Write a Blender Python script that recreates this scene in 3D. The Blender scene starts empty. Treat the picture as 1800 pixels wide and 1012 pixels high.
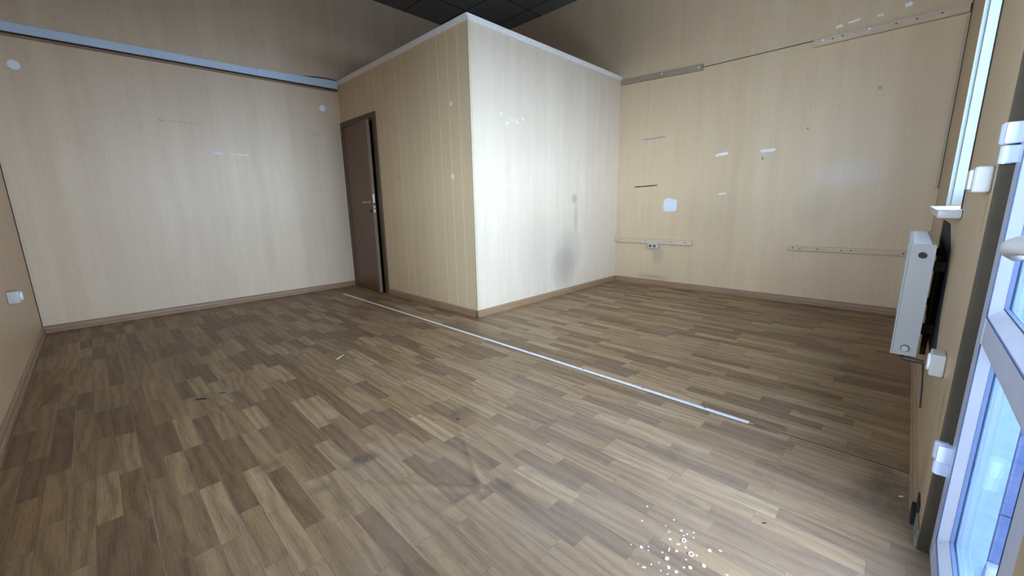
import bpy, bmesh, math, random
from mathutils import Matrix, Vector
random.seed(7)
S = bpy.context.scene
C = S.collection

# ------------------------------------------------------------------ camera
cd = bpy.data.cameras.new('camera')
cam = bpy.data.objects.new('camera', cd)
C.objects.link(cam)
cd.sensor_width = 36.0
cd.lens = 709.2 / 1800 * 36.0
cd.clip_start = 0.01
r_ = Vector((0.69654, -0.717295, -0.017869))
u_ = Vector((0.156254, 0.127333, 0.979475))
b_ = Vector((-0.700297, -0.685036, 0.200773))
M = Matrix((r_, u_, b_)).transposed().to_4x4()
M.translation = Vector((0, 0, 1.02))
cam.matrix_world = M
S.camera = cam

# ------------------------------------------------------------------ sky (overcast daylight) and exposure
SKY = 9.0
w = bpy.data.worlds.new('sky')
S.world = w
w.use_nodes = True
wn = w.node_tree.nodes
wl = w.node_tree.links
bg = wn['Background']
tc = wn.new('ShaderNodeTexCoord')
sx = wn.new('ShaderNodeSeparateXYZ')
mr = wn.new('ShaderNodeMapRange')
mr.inputs[1].default_value = -0.05
mr.inputs[2].default_value = 0.9
cr = wn.new('ShaderNodeValToRGB')
cr.color_ramp.elements[0].color = (0.86, 1.02, 1.28, 1)
cr.color_ramp.elements[1].color = (0.46, 0.56, 0.74, 1)
wl.new(tc.outputs['Generated'], sx.inputs[0])
wl.new(sx.outputs[2], mr.inputs[0])
wl.new(mr.outputs[0], cr.inputs[0])
wl.new(cr.outputs[0], bg.inputs['Color'])
bg.inputs['Strength'].default_value = SKY

S.view_settings.view_transform = 'Standard'
S.view_settings.look = 'None'
S.view_settings.gamma = 1
S.view_settings.use_curve_mapping = False
S.view_settings.exposure = 1.9
S.cycles.max_bounces = 10
S.cycles.diffuse_bounces = 7
S.cycles.glossy_bounces = 4
S.cycles.transparent_max_bounces = 12
S.cycles.use_denoising = True
S.cycles.sample_clamp_indirect = 6
S.cycles.caustics_reflective = False
S.cycles.caustics_refractive = False

# room numbers (metres)
XL, XB, YW, YA = -0.44, 4.854, -0.138, 5.273
PX, PY, ZP, ZC = 2.375, 2.779, 2.529, 3.615
YO = -0.33                      # outer face of the street wall


def portal(name, cx, cz, sxx, szz):
    l = bpy.data.lights.new(name, 'AREA')
    l.shape = 'RECTANGLE'
    l.size = sxx
    l.size_y = szz
    l.cycles.is_portal = True
    o = bpy.data.objects.new(name, l)
    C.objects.link(o)
    o.location = (cx, YO - 0.02, cz)
    o.rotation_euler = (math.radians(90), 0, 0)      # faces +y, into the room


portal('doorway_portal', 1.12, 1.08, 0.90, 2.20)
portal('window_portal', 2.86, 1.66, 1.14, 1.46)
_p = bpy.data.lights.new('added_window_portal', 'AREA')
_p.shape = 'RECTANGLE'
_p.size = 1.22
_p.size_y = 1.12
_p.cycles.is_portal = True
_o = bpy.data.objects.new('added_window_portal', _p)
C.objects.link(_o)
_o.location = (XL - .27, 1.15, 1.50)
_o.rotation_euler = (0, math.radians(-90), 0)

# ------------------------------------------------------------------ helpers


def tag(o, label=None, cat=None, group=None, kind=None):
    if label:
        o['label'] = label
    if cat:
        o['category'] = cat
    if group:
        o['group'] = group
    if kind:
        o['kind'] = kind
    return o


def empty(name, loc, label=None, cat=None, group=None, kind=None, rz=0):
    o = bpy.data.objects.new(name, None)
    C.objects.link(o)
    o.location = loc
    o.rotation_euler = (0, 0, rz)
    o.empty_display_size = 0.1
    return tag(o, label, cat, group, kind)


class MB:
    def __init__(s):
        s.bm = bmesh.new()

    def box(s, x0, x1, y0, y1, z0, z1, bev=0.0, seg=2, mat=None):
        t = bmesh.new()
        bmesh.ops.create_cube(t, size=1)
        for v in t.verts:
            v.co = Vector(((x0 + x1) / 2 + v.co.x * (x1 - x0), (y0 + y1) / 2 + v.co.y * (y1 - y0), (z0 + z1) / 2 + v.co.z * (z1 - z0)))
        if bev > 0:
            bmesh.ops.bevel(t, geom=t.edges[:], offset=bev, segments=seg, affect='EDGES', profile=0.6)
        s._add(t, mat)
        return s

    def cyl(s, p, axis, r, h, n=24, r2=None, bev=0.0, mat=None):
        t = bmesh.new()
        bmesh.ops.create_cone(t, cap_ends=True, segments=n, radius1=r, radius2=r if r2 is None else r2, depth=h)
        if bev > 0:
            e = [e for e in t.edges if len(e.link_faces) == 2 and any(len(f.verts) > 4 for f in e.link_faces)]
            bmesh.ops.bevel(t, geom=e, offset=bev, segments=2, affect='EDGES')
        R = {'z': Matrix.Identity(4), 'x': Matrix.Rotation(math.pi / 2, 4, 'Y'), 'y': Matrix.Rotation(math.pi / 2, 4, 'X')}[axis]
        bmesh.ops.transform(t, matrix=Matrix.Translation(p) @ R, verts=t.verts)
        s._add(t, mat)
        return s

    def tube(s, pts, r, n=10, mat=None):
        t = bmesh.new()
        rings = []
        P = [Vector(p) for p in pts]
        for i, p in enumerate(P):
            d = (P[min(i + 1, len(P) - 1)] - P[max(i - 1, 0)]).normalized()
            a = d.orthogonal().normalized() if i == 0 else (a - a.dot(d) * d).normalized()
            b = d.cross(a)
            rr = r[i] if isinstance(r, (list, tuple)) else r
            rings.append([t.verts.new(p + (a * math.cos(k * 2 * math.pi / n) + b * math.sin(k * 2 * math.pi / n)) * rr) for k in range(n)])
        for i in range(len(rings) - 1):
            for k in range(n):
                t.faces.new((rings[i][k], rings[i][(k + 1) % n], rings[i + 1][(k + 1) % n], rings[i + 1][k]))
        t.faces.new(rings[0][::-1])
        t.faces.new(rings[-1])
        s._add(t, mat)
        return s

    def prism(s, poly, a, b, axis, mat=None):
        """poly in the two other axes, swept from a to b along axis."""
        t = bmesh.new()

        def P(p, c):
            return {'x': (c, p[0], p[1]), 'y': (p[0], c, p[1]), 'z': (p[0], p[1], c)}[axis]
        A = [t.verts.new(P(p, a)) for p in poly]
        B = [t.verts.new(P(p, b)) for p in poly]
        n = len(poly)
        t.faces.new(A)
        t.faces.new(B[::-1])
        for i in range(n):
            t.faces.new((A[i], B[i], B[(i + 1) % n], A[(i + 1) % n]))
        bmesh.ops.recalc_face_normals(t, faces=t.faces)
        s._add(t, mat)
        return s

    def _add(s, t, mat=None):
        if mat is not None:
            for f in t.faces:
                f.material_index = mat
        me = bpy.data.meshes.new('t')
        t.to_mesh(me)
        s.bm.from_mesh(me)
        bpy.data.meshes.remove(me)
        t.free()

    def xf(s, m):
        bmesh.ops.transform(s.bm, matrix=m, verts=s.bm.verts)
        return s

    def build(s, name, mat, parent=None, smooth=False, org=None):
        me = bpy.data.meshes.new(name)
        if org is None and parent is None and len(s.bm.verts):
            xs = [v.co for v in s.bm.verts]
            org = Vector(((min(c.x for c in xs) + max(c.x for c in xs)) / 2, (min(c.y for c in xs) + max(c.y for c in xs)) / 2, min(c.z for c in xs)))
        if org is not None:
            bmesh.ops.translate(s.bm, verts=s.bm.verts, vec=-Vector(org))
        bmesh.ops.recalc_face_normals(s.bm, faces=s.bm.faces)
        s.bm.to_mesh(me)
        s.bm.free()
        for m in (mat if isinstance(mat, (list, tuple)) else [mat]):
            me.materials.append(m)
        if smooth:
            me.polygons.foreach_set('use_smooth', [True] * len(me.polygons))
            me.set_sharp_from_angle(angle=math.radians(35))
        o = bpy.data.objects.new(name, me)
        C.objects.link(o)
        if org is not None:
            o.location = org
        if parent is not None:
            o.parent = parent
            # all part meshes are written in world coordinates; undo the parents' offsets
            o.matrix_parent_inverse = Matrix.Identity(4)
            q = parent
            tot = Matrix.Identity(4)
            chain = []
            while q is not None:
                chain.append(q)
                q = q.parent
            for q in reversed(chain):
                tot = tot @ Matrix.Translation(q.location) @ q.rotation_euler.to_matrix().to_4x4()
            me.transform(tot.inverted())
        return o


class N:
    """small node-graph helper"""

    def __init__(s, name):
        s.m = bpy.data.materials.new(name)
        s.m.use_nodes = True
        s.t = s.m.node_tree
        s.p = s.t.nodes['Principled BSDF']

    def n(s, ty, **kw):
        o = s.t.nodes.new(ty)
        for k, v in kw.items():
            setattr(o, k, v)
        return o

    def l(s, a, b):
        s.t.links.new(a, b)

    def math(s, op, a, b=None, c=None, clamp=False):
        o = s.n('ShaderNodeMath', operation=op, use_clamp=clamp)
        for i, v in enumerate((a, b, c)):
            if v is None:
                continue
            if isinstance(v, (int, float)):
                o.inputs[i].default_value = v
            else:
                s.l(v, o.inputs[i])
        return o.outputs[0]

    def mix(s, f, a, b, mode='MIX'):
        o = s.n('ShaderNodeMix', data_type='RGBA', blend_type=mode)
        for i, v in ((0, f), (6, a), (7, b)):
            if isinstance(v, (int, float)):
                o.inputs[i].default_value = v
            elif isinstance(v, tuple):
                o.inputs[i].default_value = v + (1,) if len(v) == 3 else v
            else:
                s.l(v, o.inputs[i])
        return o.outputs[2]

    def ramp(s, f, stops, interp='LINEAR'):
        o = s.n('ShaderNodeValToRGB')
        o.color_ramp.interpolation = interp
        e = o.color_ramp.elements
        while len(e) < len(stops):
            e.new(0.5)
        for k, (p, c) in enumerate(stops):
            e[k].position = p
            e[k].color = tuple(c) + (1,) if len(c) == 3 else c
        s.l(f, o.inputs[0])
        return o.outputs[0]

    def comb(s, x, y, z):
        o = s.n('ShaderNodeCombineXYZ')
        for i, v in enumerate((x, y, z)):
            if isinstance(v, (int, float)):
                o.inputs[i].default_value = v
            else:
                s.l(v, o.inputs[i])
        return o.outputs[0]

    def noise(s, vec, scale, detail=3, rough=0.55, out=0):
        o = s.n('ShaderNodeTexNoise')
        o.inputs['Scale'].default_value = scale
        o.inputs['Detail'].default_value = detail
        o.inputs['Roughness'].default_value = rough
        s.l(vec, o.inputs['Vector'])
        return o.outputs[out]

    def white(s, vec):
        o = s.n('ShaderNodeTexWhiteNoise', noise_dimensions='3D')
        s.l(vec, o.inputs['Vector'])
        return o.outputs['Value']

    def bump(s, h, strength=0.3, dist=0.002):
        o = s.n('ShaderNodeBump')
        o.inputs['Strength'].default_value = strength
        o.inputs['Distance'].default_value = dist
        s.l(h, o.inputs['Height'])
        s.l(o.outputs[0], s.p.inputs['Normal'])

    def pos(s):
        g = s.n('ShaderNodeNewGeometry')
        q = s.n('ShaderNodeSeparateXYZ')
        s.l(g.outputs['Position'], q.inputs[0])
        return g.outputs['Position'], q.outputs[0], q.outputs[1], q.outputs[2]


def plain(name, col, rough=0.5, metal=0.0, var=0.06, scale=30, spec=0.5):
    g = N(name)
    P, x, y, z = g.pos()
    f = g.noise(P, scale, 4)
    lo = tuple(max(0, c * (1 - var)) for c in col)
    hi = tuple(min(1, c * (1 + var)) for c in col)
    g.l(g.ramp(f, [(0.3, lo), (0.7, hi)]), g.p.inputs['Base Color'])
    g.p.inputs['Roughness'].default_value = rough
    g.p.inputs['Metallic'].default_value = metal
    g.p.inputs['Specular IOR Level'].default_value = spec
    return g.m


def wall_mat(name, axis, c_lo, c_hi, stains=(), groove=0.0, pitch=0.145, phase=0.0, rough=0.42, groove_to=None):
    """wood-look laminated wall panelling: vertical strips, fine vertical grain, scuffs"""
    g = N(name)
    P, x, y, z = g.pos()
    u = x if axis == 'x' else y
    su = g.math('MULTIPLY', g.math('SUBTRACT', u, phase), 1.0 / pitch)
    idx = g.math('FLOOR', su)
    fr = g.math('FRACT', su)
    # irregular strips: each panel is printed with a few tonal bands
    band = g.white(g.comb(g.math('FLOOR', g.math('MULTIPLY', u, 1 / 0.048)), 3.1, 0.5))
    wide = g.white(g.comb(idx, 7.7, 1.5))
    grain = g.noise(g.comb(g.math('MULTIPLY', u, 90.0), 0.0, g.math('MULTIPLY', z, 2.6)), 1.0, 4, 0.6)
    cloud = g.noise(g.comb(g.math('MULTIPLY', u, 9.0), 1.0, g.math('MULTIPLY', z, 1.6)), 1.0, 3)
    fleck = g.noise(g.comb(g.math('MULTIPLY', u, 260.0), 0.0, g.math('MULTIPLY', z, 22.0)), 1.0, 2)
    f = g.math('ADD', g.math('MULTIPLY', grain, 0.36), g.math('MULTIPLY', cloud, 0.40))
    f = g.math('ADD', f, g.math('MULTIPLY', band, 0.08))
    f = g.math('ADD', f, g.math('MULTIPLY', wide, 0.12))
    f = g.math('ADD', f, g.math('MULTIPLY', g.math('SUBTRACT', fleck, 0.5), 0.50))
    col = g.ramp(f, [(0.26, c_lo), (0.70, c_hi)])
    # dark hairline flecks of the print
    dk = g.noise(g.comb(g.math('MULTIPLY', u, 55.0), 4.0, g.math('MULTIPLY', z, 5.0)), 1.0, 2)
    dkm = g.math('MULTIPLY', g.math('GREATER_THAN', dk, 0.66), 0.10)
    col = g.mix(dkm, col, (0.33, 0.26, 0.18))
    if groove > 0:
        d = g.math('ABSOLUTE', g.math('SUBTRACT', fr, 0.5))
        gm = g.math('GREATER_THAN', d, 0.5 - 0.004 / pitch)
        gd = g.math('MULTIPLY', g.math('GREATER_THAN', d, 0.5 - 0.0065 / pitch), 1.0)
        side = g.math('SUBTRACT', gd, gm)
        fade = g.math('MULTIPLY', g.noise(g.comb(idx, 0.3, g.math('MULTIPLY', z, 3.0)), 1.0, 3), groove, clamp=True)
        fade = g.math('MULTIPLY', fade, g.math('ADD', g.math('MULTIPLY', wide, 0.9), 0.3), clamp=True)
        col = g.mix(g.math('MULTIPLY', gm, fade), col, (0.86, 0.78, 0.62))
        col = g.mix(g.math('MULTIPLY', side, 0.22), col, (0.30, 0.22, 0.13))
        g.bump(g.math('SUBTRACT', 1.0, gd), 0.35, 0.003)
    else:
        g.bump(grain, 0.08, 0.001)
    for (a, b, ra, rb, c, st) in stains:
        dx = g.math('MULTIPLY', g.math('SUBTRACT', u, a), 1 / ra)
        dz = g.math('MULTIPLY', g.math('SUBTRACT', z, b), 1 / rb)
        d2 = g.math('ADD', g.math('MULTIPLY', dx, dx), g.math('MULTIPLY', dz, dz))
        m = g.math('SUBTRACT', 1.0, d2, clamp=True)
        m = g.math('MULTIPLY', m, g.math('MULTIPLY', grain, 1.6 * st), clamp=True)
        col = g.mix(m, col, c)
    g.l(col, g.p.inputs['Base Color'])
    g.p.inputs['Roughness'].default_value = rough
    g.p.inputs['Specular IOR Level'].default_value = 0.45
    return g.m


PLO, PHI = (0.64, 0.50, 0.35), (0.75, 0.615, 0.45)
GREY = (0.20, 0.19, 0.17)
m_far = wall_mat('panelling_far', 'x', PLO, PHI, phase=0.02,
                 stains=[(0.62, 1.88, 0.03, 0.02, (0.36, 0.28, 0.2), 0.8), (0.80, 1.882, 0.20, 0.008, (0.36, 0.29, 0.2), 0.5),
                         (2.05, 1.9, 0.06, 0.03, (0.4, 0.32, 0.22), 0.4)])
m_left = wall_mat('panelling_left', 'y', (0.55, 0.385, 0.23), (0.64, 0.465, 0.30))
m_right = wall_mat('panelling_right', 'y', (0.60, 0.445, 0.275), (0.70, 0.54, 0.355), phase=0.05,
                   stains=[(2.2, 0.38, 0.10, 0.14, GREY, 0.35), (2.25, 0.10, 0.25, 0.035, GREY, 0.5), (0.65, 0.95, 0.22, 0.25, GREY, 0.18),
                           (0.45, 1.25, 0.30, 0.15, (0.7, 0.66, 0.7), 0.35), (1.55, 0.9, 0.5, 0.4, GREY, 0.12),
                           (0.322, 1.944, 0.018, 0.022, (0.2, 0.15, 0.1), .8), (1.15, 1.44, 0.012, 0.02, (0.2, 0.15, 0.1), 1.2),
                           (0.8, 1.68, 0.012, 0.012, (0.2, 0.15, 0.1), 1.2)])
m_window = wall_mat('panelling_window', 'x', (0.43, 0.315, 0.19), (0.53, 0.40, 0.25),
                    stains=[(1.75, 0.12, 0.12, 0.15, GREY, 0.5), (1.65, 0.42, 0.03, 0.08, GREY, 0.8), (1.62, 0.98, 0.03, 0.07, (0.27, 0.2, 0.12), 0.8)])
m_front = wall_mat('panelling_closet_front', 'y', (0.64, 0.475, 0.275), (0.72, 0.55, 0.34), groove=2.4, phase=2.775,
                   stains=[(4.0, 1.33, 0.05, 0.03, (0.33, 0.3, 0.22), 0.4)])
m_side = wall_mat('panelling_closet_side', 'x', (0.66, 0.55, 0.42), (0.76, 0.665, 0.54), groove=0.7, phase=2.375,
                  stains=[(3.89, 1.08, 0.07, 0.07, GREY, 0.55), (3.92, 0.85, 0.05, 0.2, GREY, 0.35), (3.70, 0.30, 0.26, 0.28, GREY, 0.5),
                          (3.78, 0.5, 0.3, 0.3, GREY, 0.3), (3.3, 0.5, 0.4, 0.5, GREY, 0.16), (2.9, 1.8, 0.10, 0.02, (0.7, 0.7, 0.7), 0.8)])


def floor_mat():
    g = N('parquet_linoleum')
    P, x, y, z = g.pos()
    W = 0.0675
    rx = g.math('MULTIPLY', g.math('ADD', x, 0.012), 1 / W)
    row = g.math('FLOOR', rx)
    frx = g.math('FRACT', rx)
    r1 = g.white(g.comb(row, 2.3, 0.0))
    r2 = g.white(g.comb(row, 9.1, 4.0))
    L = g.math('ADD', 0.27, g.math('MULTIPLY', r2, 0.14))
    ry = g.math('DIVIDE', g.math('ADD', y, g.math('MULTIPLY', r1, 3.7)), L)
    seg = g.math('FLOOR', ry)
    fry = g.math('FRACT', ry)
    t = g.white(g.comb(row, seg, 1.0))
    t2 = g.white(g.comb(row, seg, 5.0))
    base = g.ramp(t, [(0.0, (0.168, 0.093, 0.044)), (0.26, (0.195, 0.111, 0.053)), (0.34, (0.242, 0.147, 0.070)), (0.72, (0.280, 0.175, 0.086)), (1.0, (0.342, 0.225, 0.117))])
    off = g.math('MULTIPLY', t2, 40.0)
    # straight grain
    gv = g.comb(g.math('ADD', g.math('MULTIPLY', x, 150.0), off), g.math('ADD', g.math('MULTIPLY', y, 7.0), off), off)
    gr = g.noise(gv, 1.0, 4, 0.65)
    # cathedral figure
    wv = g.n('ShaderNodeTexWave', wave_type='BANDS', bands_direction='X')
    wv.inputs['Scale'].default_value = 0.9
    wv.inputs['Distortion'].default_value = 14.0
    wv.inputs['Detail'].default_value = 2.0
    wv.inputs['Detail Scale'].default_value = 0.8
    g.l(g.comb(g.math('ADD', g.math('MULTIPLY', x, 7.0), off), g.math('MULTIPLY', y, 1.6), off), wv.inputs['Vector'])
    fig = g.math('ADD', g.math('MULTIPLY', gr, 0.78), g.math('MULTIPLY', wv.outputs['Fac'], 0.22))
    col = g.mix(1.0, base, g.ramp(fig, [(0.30, (0.66, 0.64, 0.61)), (0.5, (1.0, 1.0, 1.0)), (0.72, (1.27, 1.26, 1.22))]), 'MULTIPLY')
    pore = g.noise(g.comb(g.math('ADD', g.math('MULTIPLY', x, 420.0), off), g.math('MULTIPLY', y, 28.0), off), 1.0, 2)
    col = g.mix(g.math('MULTIPLY', g.math('GREATER_THAN', pore, 0.60), 0.24), col, (0.07, 0.048, 0.032))
    col = g.mix(g.math('MULTIPLY', g.math('LESS_THAN', pore, 0.38), 0.16), col, (0.46, 0.38, 0.28))
    # block joints
    ex = g.math('LESS_THAN', g.math('MINIMUM', frx, g.math('SUBTRACT', 1.0, frx)), 0.018)
    fe = g.math('MULTIPLY', g.math('MINIMUM', fry, g.math('SUBTRACT', 1.0, fry)), L)
    ey = g.math('LESS_THAN', fe, 0.0013)
    e = g.math('MAXIMUM', ex, ey)
    col = g.mix(g.math('MULTIPLY', e, 0.40), col, (0.08, 0.052, 0.032))
    # every third joint (printed board edge) lighter line
    b3 = g.math('FRACT', g.math('MULTIPLY', row, 1 / 3.0))
    lt = g.math('MULTIPLY', g.math('LESS_THAN', b3, 0.2), g.math('LESS_THAN', frx, 0.05))
    col = g.mix(g.math('MULTIPLY', lt, 0.30), col, (0.42, 0.34, 0.25))
    # grey traffic wear and scuffs
    wear = g.noise(P, 2.2, 5, 0.6)
    # traffic lane near the door
    dx = g.math('MULTIPLY', g.math('SUBTRACT', x, 1.15), 1 / 1.3)
    dy = g.math('MULTIPLY', g.math('SUBTRACT', y, 0.35), 1 / 1.5)
    lane = g.math('SUBTRACT', 1.0, g.math('ADD', g.math('MULTIPLY', dx, dx), g.math('MULTIPLY', dy, dy)), clamp=True)
    wm = g.math('ADD', g.math('MULTIPLY', g.math('SUBTRACT', wear, 0.42, clamp=True), 1.1), g.math('MULTIPLY', lane, 0.50), clamp=True)
    col = g.mix(g.math('MULTIPLY', wm, 0.75), col, g.mix(0.5, col, (0.36, 0.32, 0.29)))
    # dark dirt blotches, then darker patches at set spots
    dirt = g.noise(P, 5.5, 6, 0.7)
    dm = g.math('MULTIPLY', g.math('SUBTRACT', dirt, 0.60, clamp=True), 3.2, clamp=True)
    col = g.mix(dm, col, (0.085, 0.070, 0.058))
    for (a, b, ra, rb, st) in ((0.62, 1.50, 0.10, 0.05, 1.0), (0.36, 1.74, 0.07, 0.05, 0.9), (1.80, -0.06, 0.20, 0.12, 0.9), (4.4, 2.3, 0.3, 0.5, 0.5),
                               (1.15, 1.50, 0.10, 0.12, 0.6), (0.45, 1.45, 0.05, 0.05, 0.7), (0.92, 0.95, 0.05, 0.05, 0.6), (2.03, 0.05, 0.1, 0.2, 0.5)):
        ax = g.math('MULTIPLY', g.math('SUBTRACT', x, a), 1 / ra)
        ay = g.math('MULTIPLY', g.math('SUBTRACT', y, b), 1 / rb)
        mm = g.math('SUBTRACT', 1.0, g.math('ADD', g.math('MULTIPLY', ax, ax), g.math('MULTIPLY', ay, ay)), clamp=True)
        mm = g.math('MULTIPLY', mm, g.math('MULTIPLY', g.math('SUBTRACT', dirt, 0.38, clamp=True), 4.5 * st, clamp=True), clamp=True)
        col = g.mix(mm, col, (0.075, 0.062, 0.050))
    g.l(col, g.p.inputs['Base Color'])
    rg = g.math('ADD', 0.36, g.math('MULTIPLY', wear, 0.22))
    rg = g.math('ADD', rg, g.math('MULTIPLY', gr, 0.08))
    g.l(rg, g.p.inputs['Roughness'])
    g.p.inputs['Specular IOR Level'].default_value = 0.5
    big = g.noise(P, 3.0, 2)
    h = g.math('ADD', g.math('MULTIPLY', gr, 0.12), g.math('MULTIPLY', big, 3.0))
    g.bump(g.math('SUBTRACT', h, g.math('MULTIPLY', e, 0.2)), 0.35, 0.003)
    return g.m


def ceiling_mat():
    g = N('ceiling_tiles')
    P, x, y, z = g.pos()

    def line(c, ph):
        f = g.math('FRACT', g.math('MULTIPLY', g.math('SUBTRACT', c, ph), 1 / 0.6))
        return g.math('LESS_THAN', g.math('ABSOLUTE', g.math('SUBTRACT', f, 0.5)), 0.016)
    ln = g.math('MAXIMUM', line(x, 0.08), line(y, 0.18))
    idv = g.white(g.comb(g.math('FLOOR', g.math('MULTIPLY', g.math('SUBTRACT', x, 0.38), 1 / 0.6)), g.math('FLOOR', g.math('MULTIPLY', g.math('SUBTRACT', y, 0.48), 1 / 0.6)), 2.0))
    base = g.ramp(idv, [(0, (0.15, 0.15, 0.155)), (1, (0.21, 0.21, 0.215))])
    base = g.mix(g.math('MULTIPLY', g.noise(P, 60, 4), 0.2), base, (0.07, 0.065, 0.065))
    g.l(g.mix(ln, base, (0.04, 0.04, 0.04)), g.p.inputs['Base Color'])
    g.p.inputs['Roughness'].default_value = 0.9
    return g.m


def wood(name, lo, hi, axis='x', rough=0.45):
    g = N(name)
    P, x, y, z = g.pos()
    k = {'x': (6, 90, 90), 'y': (90, 6, 90), 'z': (90, 90, 6)}[axis]
    v = g.comb(g.math('MULTIPLY', x, k[0]), g.math('MULTIPLY', y, k[1]), g.math('MULTIPLY', z, k[2]))
    f = g.noise(v, 1.0, 5, 0.6)
    f2 = g.noise(P, 3.0, 2)
    f = g.math('ADD', g.math('MULTIPLY', f, 0.75), g.math('MULTIPLY', f2, 0.25))
    g.l(g.ramp(f, [(0.3, lo), (0.7, hi)]), g.p.inputs['Base Color'])
    g.p.inputs['Roughness'].default_value = rough
    g.bump(f, 0.1, 0.001)
    return g.m


def glass():
    g = N('window_glass')
    t = g.n('ShaderNodeBsdfTransparent')
    t.inputs[0].default_value = (0.93, 0.97, 0.98, 1)
    gl = g.n('ShaderNodeBsdfGlossy')
    gl.inputs['Roughness'].default_value = 0.02
    P, x, y, z = g.pos()
    fr = g.n('ShaderNodeFresnel')
    fr.inputs[0].default_value = 1.45
    # faint smears in the clear coat of dust
    f = g.math('ADD', g.math('MULTIPLY', fr.outputs[0], 0.45), g.math('MULTIPLY', g.noise(P, 18, 4), 0.01), clamp=True)
    mx = g.n('ShaderNodeMixShader')
    g.l(f, mx.inputs[0])
    g.l(t.outputs[0], mx.inputs[1])
    g.l(gl.outputs[0], mx.inputs[2])
    g.l(mx.outputs[0], g.t.nodes['Material Output'].inputs[0])
    return g.m


m_floor = floor_mat()
m_ceil = ceiling_mat()
m_glass = glass()
m_base = wood('baseboard_brown', (0.24, 0.145, 0.082), (0.37, 0.235, 0.14), 'x')
m_base_y = wood('baseboard_brown_side', (0.24, 0.145, 0.082), (0.37, 0.235, 0.14), 'y')
m_batx = wood('raw_batten', (0.50, 0.38, 0.26), (0.72, 0.58, 0.43), 'y', 0.7)
m_door = wood('brown_door_paint', (0.130, 0.062, 0.032), (0.165, 0.080, 0.042), 'z', 0.40)
m_doorframe = wood('brown_frame', (0.085, 0.050, 0.028), (0.120, 0.070, 0.040), 'z', 0.45)
m_dooredge = plain('door_edge_wood', (0.20, 0.135, 0.085), 0.5)
m_white = plain('white_plastic', (0.55, 0.54, 0.52), 0.35, var=0.02)
m_cap = plain('white_cap', (0.90, 0.94, 0.98), 0.4, var=0.02)
m_pvc = plain('white_pvc', (0.60, 0.66, 0.82), 0.28, var=0.03, scale=12)
m_reveal = plain('darkened_reveal_plaster', (0.23, 0.255, 0.24), 0.5, var=0.03, scale=8)  # pale plaster, darkened in colour to hold down the daylight on it
m_trimw = plain('white_edge_trim', (0.86, 0.85, 0.82), 0.4, var=0.05)
m_gasket = plain('rubber_gasket', (0.035, 0.06, 0.13), 0.6)
m_black = plain('black_rubber', (0.012, 0.012, 0.013), 0.5)
m_matt_black = plain('matt_black', (0.010, 0.010, 0.011), 0.8, var=0.5, scale=14)
m_rad = plain('shaded_radiator_enamel', (0.46, 0.455, 0.44), 0.35, var=0.04, scale=300)  # white enamel greyed: the dim light on it is put into the colour
m_radtop = plain('lit_radiator_grille', (0.70, 0.74, 0.78), 0.3, var=0.03)  # same radiator, skylight on its top painted in as a lighter, bluer tone
m_steel = plain('steel', (0.62, 0.62, 0.62), 0.28, 1.0)
m_brass = plain('worn_brass', (0.62, 0.50, 0.33), 0.3, 1.0)
m_alu = plain('aluminium_strip', (0.80, 0.82, 0.85), 0.35, 0.35, var=0.10, scale=40)
m_trunk = plain('blue_grey_metal', (0.62, 0.77, 0.97), 0.35, 0.05, var=0.04, scale=10)
m_trunkline = plain('dark_brown_plastic', (0.16, 0.11, 0.08), 0.6)  # dark brown of the double socket faces
m_tapeb = plain('blue_tape', (0.22, 0.32, 0.44), 0.5)
m_tapek = plain('black_tape', (0.018, 0.015, 0.014), 0.4)
m_patch = plain('white_filler', (0.72, 0.76, 0.84), 0.6, var=0.05)
m_dab = plain('pale_filler', (0.82, 0.84, 0.86), 0.6, var=0.05)
m_crumb = plain('plaster_crumb', (0.90, 0.92, 0.93), 0.6, var=0.04)
m_cut = plain('dark_gouge', (0.022, 0.02, 0.018), 0.6)
m_pipe = plain('dark_pipe', (0.06, 0.045, 0.035), 0.5, 0.3)
m_seam_shade = plain('dark_gap_and_shade', (0.035, 0.025, 0.017), 0.8)
m_ground = plain('pavement', (0.27, 0.27, 0.28), 0.8, var=0.15, scale=3)
m_outer = plain('outer_wall_render', (0.16, 0.18, 0.27), 0.8, var=0.06, scale=9)


def tile_reveal():
    g = N('outer_reveal_tiles')
    P, x, y, z = g.pos()
    f = g.math('FRACT', g.math('MULTIPLY', g.math('ADD', z, 0.03), 1 / 0.23))
    ln = g.math('LESS_THAN', f, 0.018)
    f2 = g.math('FRACT', g.math('MULTIPLY', g.math('ADD', y, 0.42), 1 / 0.075))
    ln = g.math('MAXIMUM', ln, g.math('LESS_THAN', f2, 0.03))
    c = g.ramp(g.noise(P, 14, 4), [(0.3, (0.035, 0.058, 0.13)), (0.7, (0.060, 0.080, 0.16))])
    g.l(g.mix(ln, c, (0.012, 0.014, 0.035)), g.p.inputs['Base Color'])
    g.p.inputs['Roughness'].default_value = 0.8
    g.p.inputs['Specular IOR Level'].default_value = 0.08
    return g.m


m_tiles = tile_reveal()
m_stripv = plain('corner_strip_beige', (0.52, 0.40, 0.26), 0.5)
m_batd = wood('dark_batten', (0.26, 0.20, 0.14), (0.42, 0.33, 0.24), 'y', 0.7)
m_pvco = plain('darkened_outer_plastic', (0.085, 0.14, 0.23), 0.4, var=0.05)  # white plastic with shade put into its colour against strong daylight
m_revb = plain('shaded_reveal_strip', (0.055, 0.038, 0.018), 0.7, var=0.15, scale=12)  # shade of the pier reveal, put into the colour as dark brown
m_dust = plain('bare_cement', (0.20, 0.185, 0.15), 0.9, var=0.25, scale=25)

# ------------------------------------------------------------------ the setting


def structure(o, label, cat):
    return tag(o, label, cat, kind='structure')


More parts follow.
